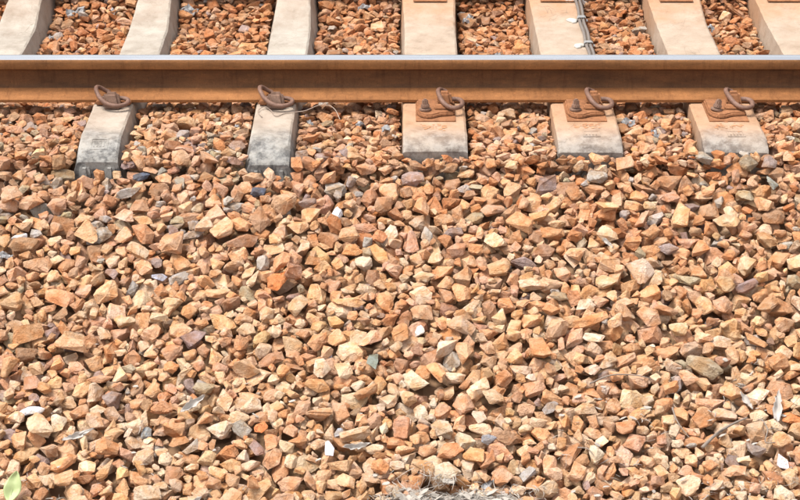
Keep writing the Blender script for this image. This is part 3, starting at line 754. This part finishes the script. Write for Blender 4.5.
rest = [s for k, s in enumerate(STONES) if k not in single_set]
AV, AF, AC = [], [], []; off = 0
for s in rest:
    V, F = stone_geo(s)
    AV.append(V + s['p']); AF.append(F + off); AC.append(np.tile(np.append(s['c'], 1.0), (len(V), 1))); off += len(V)
AV, AF, AC = np.concatenate(AV), np.concatenate(AF), np.concatenate(AC)
me = bpy.data.meshes.new('ballast')
me.vertices.add(len(AV)); me.vertices.foreach_set('co', AV.astype(np.float32).ravel())
me.loops.add(AF.size); me.loops.foreach_set('vertex_index', AF.astype(np.int32).ravel())
me.polygons.add(len(AF)); me.polygons.foreach_set('loop_start', np.arange(0, AF.size, 3, dtype=np.int32))
me.update(calc_edges=True)
ca = me.attributes.new('Col', 'FLOAT_COLOR', 'POINT'); ca.data.foreach_set('color', AC.astype(np.float32).ravel())
me.polygons.foreach_set('use_smooth', [False] * len(AF))
ballast = link('ballast', me, M_STONE)
tag(ballast, 'smaller orange and tan crushed stones filling the ballast bed', 'ballast', kind='stuff')
print('triangles of ballast', len(AF))

# ------------------------------------------------------------------ litter
def top_at(x, y):
    i = int((x - GX0) / CELL); j = int((y - GY0) / CELL)
    return float(H[max(j - 2, 0):j + 3, max(i - 2, 0):i + 3].max())

def leaf_mesh(name, L, W, curl, fold, n=12, m=6, wav=0.0, seed=0):
    lr = random.Random(seed); ph = lr.random() * 6
    v, f = [], []
    for i in range(n + 1):
        t = i / n
        w = W / 2 * (math.sin(math.pi * min(1, t * 0.96 + 0.02)) ** 0.75) * (1.12 - 0.3 * t)
        for j in range(m + 1):
            u = -1 + 2 * j / m
            v.append(((t - 0.5) * L, u * w * (1 - 0.15 * abs(fold)), curl * L * (2 * t - 1) ** 2 + abs(u) * w * fold + wav * math.sin(t * 11 + u * 2 + ph) + lr.gauss(0, wav * 0.25)))
            if abs(u) > 0.9 and wav > 0.002: v[-1] = (v[-1][0] + lr.gauss(0, 0.03) * L, v[-1][1] * lr.uniform(0.55, 1.15), v[-1][2])
    nv = len(v)
    for i in range(n):
        for j in range(m):
            a = i * (m + 1) + j; f.append((a, a + 1, a + m + 2, a + m + 1))
    me = mesh_from(name, v, f, True)
    bm = bmesh.new(); bm.from_mesh(me)
    r = bmesh.ops.solidify(bm, geom=bm.faces[:], thickness=0.0009); bm.to_mesh(me); bm.free()
    return me
def lay(o, px_, py_, ang, lift=0.004, tilt=R(22), roll=0.0):
    p, sc = pix(px_, py_, S)
    n = (top_at(p.x, p.y) + top_at(p.x + 0.012, p.y) + top_at(p.x - 0.012, p.y)) / 3
    o.location = (p.x, p.y, n + lift)
    o.rotation_euler = (Matrix.Rotation(tilt, 3, 'X') @ Matrix.Rotation(R(ang), 3, 'Z') @ Matrix.Rotation(roll, 3, 'X')).to_euler()

lf = empty('fallen_leaf', (0, 0, 0)); lay(lf, 13, 484, 78, 0.030, R(50))
tag(lf, 'pale green fallen leaf standing on the stones low on the bank', 'leaf')
link('blade', leaf_mesh('blade', 0.098, 0.058, 0.09, 0.30, 16, 8, 0.0019, 3), M_GREENLEAF, lf)
link('midrib', tube('midrib', [(-0.058, 0, 0.006), (-0.045, 0, 0.0035), (0, 0, 0.0012), (0.044, 0, 0.004)], lambda f: 0.0014 - 0.0009 * f, 6, 4), M_GREENLEAF, lf)
for (x, y, L, W, ang, curl, fold, seed, lab) in [
    (78, 425, 0.105, 0.030, 22, 0.16, 0.7, 1, 'curled whitish dry leaf low on the bank near the blue-grey block stone'),
    (778, 398, 0.112, 0.036, 82, 0.10, 0.8, 2, 'bleached white dry leaf standing upright beside the twig'),
    (193, 402, 0.095, 0.040, 38, 0.15, 0.9, 4, 'crumpled grey dry leaf on the low bank'),
    (357, 440, 0.085, 0.030, 8, 0.30, 1.1, 5, 'white curled scrap of leaf under a cream stone'),
    (747, 392, 0.070, 0.026, -60, 0.12, 0.8, 8, 'pale torn leaf wedged between stones near the upright white leaf'),
    (190, 496, 0.080, 0.026, 30, 0.12, 0.8, 9, 'grey dry leaf low on the bank beyond the big pale stone'),
    (608, 236, 0.05, 0.022, -50, 0.12, 0.9, 10, 'small white scrap of leaf high on the bank')]:
    o = link('dry_leaf', leaf_mesh('dry_leaf', L, W, curl, fold, 12, 6, 0.003, seed), M_DRYLEAF)
    lay(o, x, y, ang, 0.006, R(38)); tag(o, lab, 'leaf', 'dry leaves on the bank')

def twig(name, pts, r, lab, sides=()):
    P = []
    for (x, y) in pts:
        p, _ = pix(x, y, S); P.append(Vector((p.x, p.y, top_at(p.x, p.y) + r * 0.8)))
    zs = [p.z for p in P]
    for i in range(len(P)): P[i].z = 0.5 * P[i].z + 0.5 * max(zs[max(0, i - 1):i + 2])
    base = P[0].copy()
    e = empty(name, base); tag(e, lab, 'twig', 'twigs on the bank')
    link('stem', tube('stem', [p - base for p in P], lambda f: r * (1 - 0.6 * f), 8, 5), M_TWIG, e)
    for (i, dx, dy, dz) in sides:
        q = P[i] - base
        link('side_shoot', tube('side_shoot', [q, q + Vector((dx * 0.5, dy * 0.5, dz)), q + Vector((dx, dy, dz * 0.4))], lambda f: r * 0.5 * (1 - 0.6 * f), 6, 4), M_TWIG, e)
    return e
twig('twig', [(703, 440), (714, 430), (726, 421), (738, 413), (748, 410)], 0.0062, 'thick grey-brown twig lying up the low bank', ((1, 0.05, 0.04, 0.012),))
twig('twig', [(673, 398), (676, 412), (682, 423), (690, 431)], 0.003, 'thin pale twig curving down over orange stones')
twig('twig', [(762, 412), (768, 424), (766, 434), (776, 440)], 0.003, 'thin grey twig beside the upright white leaf', ((1, 0.04, -0.02, 0.01),))
twig('twig', [(590, 378), (612, 374), (640, 373), (655, 374)], 0.0028, 'thin dark twig lying level across the lower bank')
twig('twig', [(578, 439), (588, 443), (594, 453)], 0.0025, 'short bent pale twig next to the tall brown stone')

# loose wire by the second narrow sleeper
wp = []
for (x, y, z) in [(262, 118, .004), (258, 113, .006), (264, 109, .010), (271, 112, .006), (276, 117, .004), (285, 114, .003), (296, 113, .004), (306, 112, .006), (318, 109, .014), (328, 108, .012), (335, 112, .010), (340, 120, .002)]:
    p, _ = pix(x, y); p.z = max(z, top_at(p.x, p.y) + 0.003 if x > 300 else z); wp.append(p)
b0 = wp[0].copy(); w_ = link('loose_wire', tube('loose_wire', [p - b0 for p in wp], 0.0017, 8, 5), M_WIRE); w_.location = b0
tag(w_, 'thin loose wire curling from the clip over the narrow sleeper onto the stones', 'wire')

# crumpled plastic scraps
def scrap_mesh(seed, size):
    lr = random.Random(seed); bm = bmesh.new()
    bmesh.ops.create_grid(bm, x_segments=7, y_segments=5, size=0.5)
    ph = [lr.random() * 6 for _ in range(6)]
    for v in bm.verts:
        x, y = v.co.x, v.co.y
        v.co = Vector((x * size * 1.3 + lr.gauss(0, 0.06) * size, y * size * 0.8 + lr.gauss(0, 0.06) * size, size * (0.22 * math.sin(7 * x + ph[0]) + 0.18 * math.sin(9 * y + 4 * x + ph[1]) + lr.gauss(0, 0.05))))
    bmesh.ops.solidify(bm, geom=bm.faces[:], thickness=0.0008)
    return bm_mesh('plastic_scrap', bm)
for i, (x, y, sz, lab) in enumerate([
    (76, 8, 0.085, 'large crumpled pale plastic scrap between the two outermost narrow sleepers'),
    (50, 36, 0.035, 'small blue-white plastic scrap by a narrow sleeper flank'),
    (190, 8, 0.075, 'silvery plastic scrap beside the flank of the stamped sleeper'),
    (112, 8, 0.04, 'small grey plastic scrap lying among rust-red stones'),
    (364, 4, 0.06, 'pale plastic scrap beside the wire sleeper beyond the rail'),
    (468, 20, 0.055, 'grey plastic scrap next to the wide sleeper nearest the wire'),
    (498, 52, 0.04, 'white scrap tight behind the rail'),
    (388, 128, 0.05, 'white torn scrap in front of the rail by the base plate sleeper'),
    (360, 120, 0.045, 'grey-white scrap among stones in front of the rail'),
    (310, 117, 0.03, 'tiny white scrap beside the loose wire'),
    (655, 130, 0.04, 'white scrap between the cable sleeper and the whitened sleeper'),
    (628, 120, 0.05, 'grey paper scrap beside the cable sleeper in front of the rail'),
    (708, 34, 0.05, 'white scrap against the whitened sleeper beyond the rail'),
    (237, 122, 0.025, 'small white chip of plastic by the wire sleeper'),
    (4, 241, 0.05, 'blue-white plastic scrap by the wide dark brown stone')]):
    o = link('plastic_scrap', scrap_mesh(i, sz * 0.75), M_SCRAP)
    lay(o, x, y + 2, random.uniform(0, 180), -0.002, R(20)); tag(o, lab, 'scrap', 'pale scraps on the ballast')

# bleached straw at the toe of the bank, and wisps caught between the stones
gv, gf = [], []
def blade(p, L, az, el, w, bend):
    d = Vector((math.cos(az) * math.cos(el), math.sin(az) * math.cos(el), math.sin(el)))
    sd_ = Vector((-math.sin(az), math.cos(az), random.uniform(-0.5, 0.5))).normalized()
    b = len(gv); n = 5
    for i in range(n + 1):
        t = i / n; q = p + d * (L * t) + Vector((0, 0, -bend * L * t * t)) + sd_ * (0.15 * L * math.sin(2.5 * t))
        ww = w * (1 - 0.75 * t)
        gv.append(q - sd_ * ww); gv.append(q + sd_ * ww); gv.append(q + Vector((0, 0, ww * 0.8)))
    for i in range(n):
        a = b + 3 * i
        for (u, v_) in ((0, 2), (2, 1), (1, 0)): gf.append((a + u, a + v_, a + 3 + v_, a + 3 + u))
def tuft(px_, py_, spread_x, spread_y, n, l0, l1):
    for _ in range(n):
        x, y = random.gauss(px_, spread_x), random.gauss(py_, spread_y)
        p, _s = pix(x, y, S)
        if not (GX0 < p.x < GX1 and GY0 + 0.05 < p.y < GY1): continue
        z = top_at(p.x, p.y)
        if not (-2 < z < 0.01): continue
        p.z = z + random.uniform(-0.014, 0.003)
        blade(p, random.uniform(l0, l1), random.uniform(0, 6.283), random.uniform(-0.25, 0.18), random.choice((0.0006, 0.0008, 0.0012, 0.0022)), random.uniform(0, 0.4))
tuft(455, 489, 32, 5.5, 2600, 0.010, 0.05)
tuft(420, 480, 12, 5, 70, 0.03, 0.09)
tuft(500, 490, 14, 6, 90, 0.03, 0.10)
for _ in range(22):
    tuft(random.uniform(560, 795), random.uniform(345, 495), 5, 4, 6, 0.015, 0.04)
for _ in range(8):
    tuft(random.uniform(5, 560), random.uniform(380, 495), 5, 4, 4, 0.015, 0.035)
for (x, y) in ((20, 495), (55, 485), (25, 470), (630, 490), (735, 480), (700, 490), (770, 470)): tuft(x, y, 9, 5, 16, 0.015, 0.05)
def flake(px_, py_, size):
    p, _s = pix(px_, py_, S); z = top_at(p.x, p.y) + 0.002; a0 = random.random() * 6; b = len(gv); n = 7
    tx, ty = random.gauss(0, 0.4), random.gauss(0.1, 0.4)
    for dz in (0.0, 0.0012):
        for k in range(n):
            r_ = size * random.uniform(0.5, 1.1) if dz == 0 else None
            if dz == 0:
                dx, dy = r_ * math.cos(a0 + k * 6.283 / n) * 1.6, r_ * math.sin(a0 + k * 6.283 / n) * 0.8
                gv.append(Vector((p.x + dx, p.y + dy, z + dx * tx + dy * ty + random.gauss(0, 0.12) * size)))
            else: gv.append(gv[b + k] + Vector((0, 0, dz)))
    gf.append(tuple(b + k for k in reversed(range(n)))); gf.append(tuple(b + n + k for k in range(n)))
    for k in range(n): gf.append((b + k, b + (k + 1) % n, b + n + (k + 1) % n, b + n + k))
for _ in range(70): flake(random.gauss(455, 32), random.gauss(490, 5), random.uniform(0.006, 0.018))
for _ in range(34): flake(random.uniform(560, 795), random.uniform(350, 497), random.uniform(0.004, 0.010))
for _ in range(16): flake(random.uniform(5, 560), random.uniform(330, 497), random.uniform(0.004, 0.009))
straw = link('straw_litter', mesh_from('straw_litter', gv, gf), M_GRASS)
tag(straw, 'bleached straw and dry grass wisps at the foot of the bank', 'straw', kind='stuff')
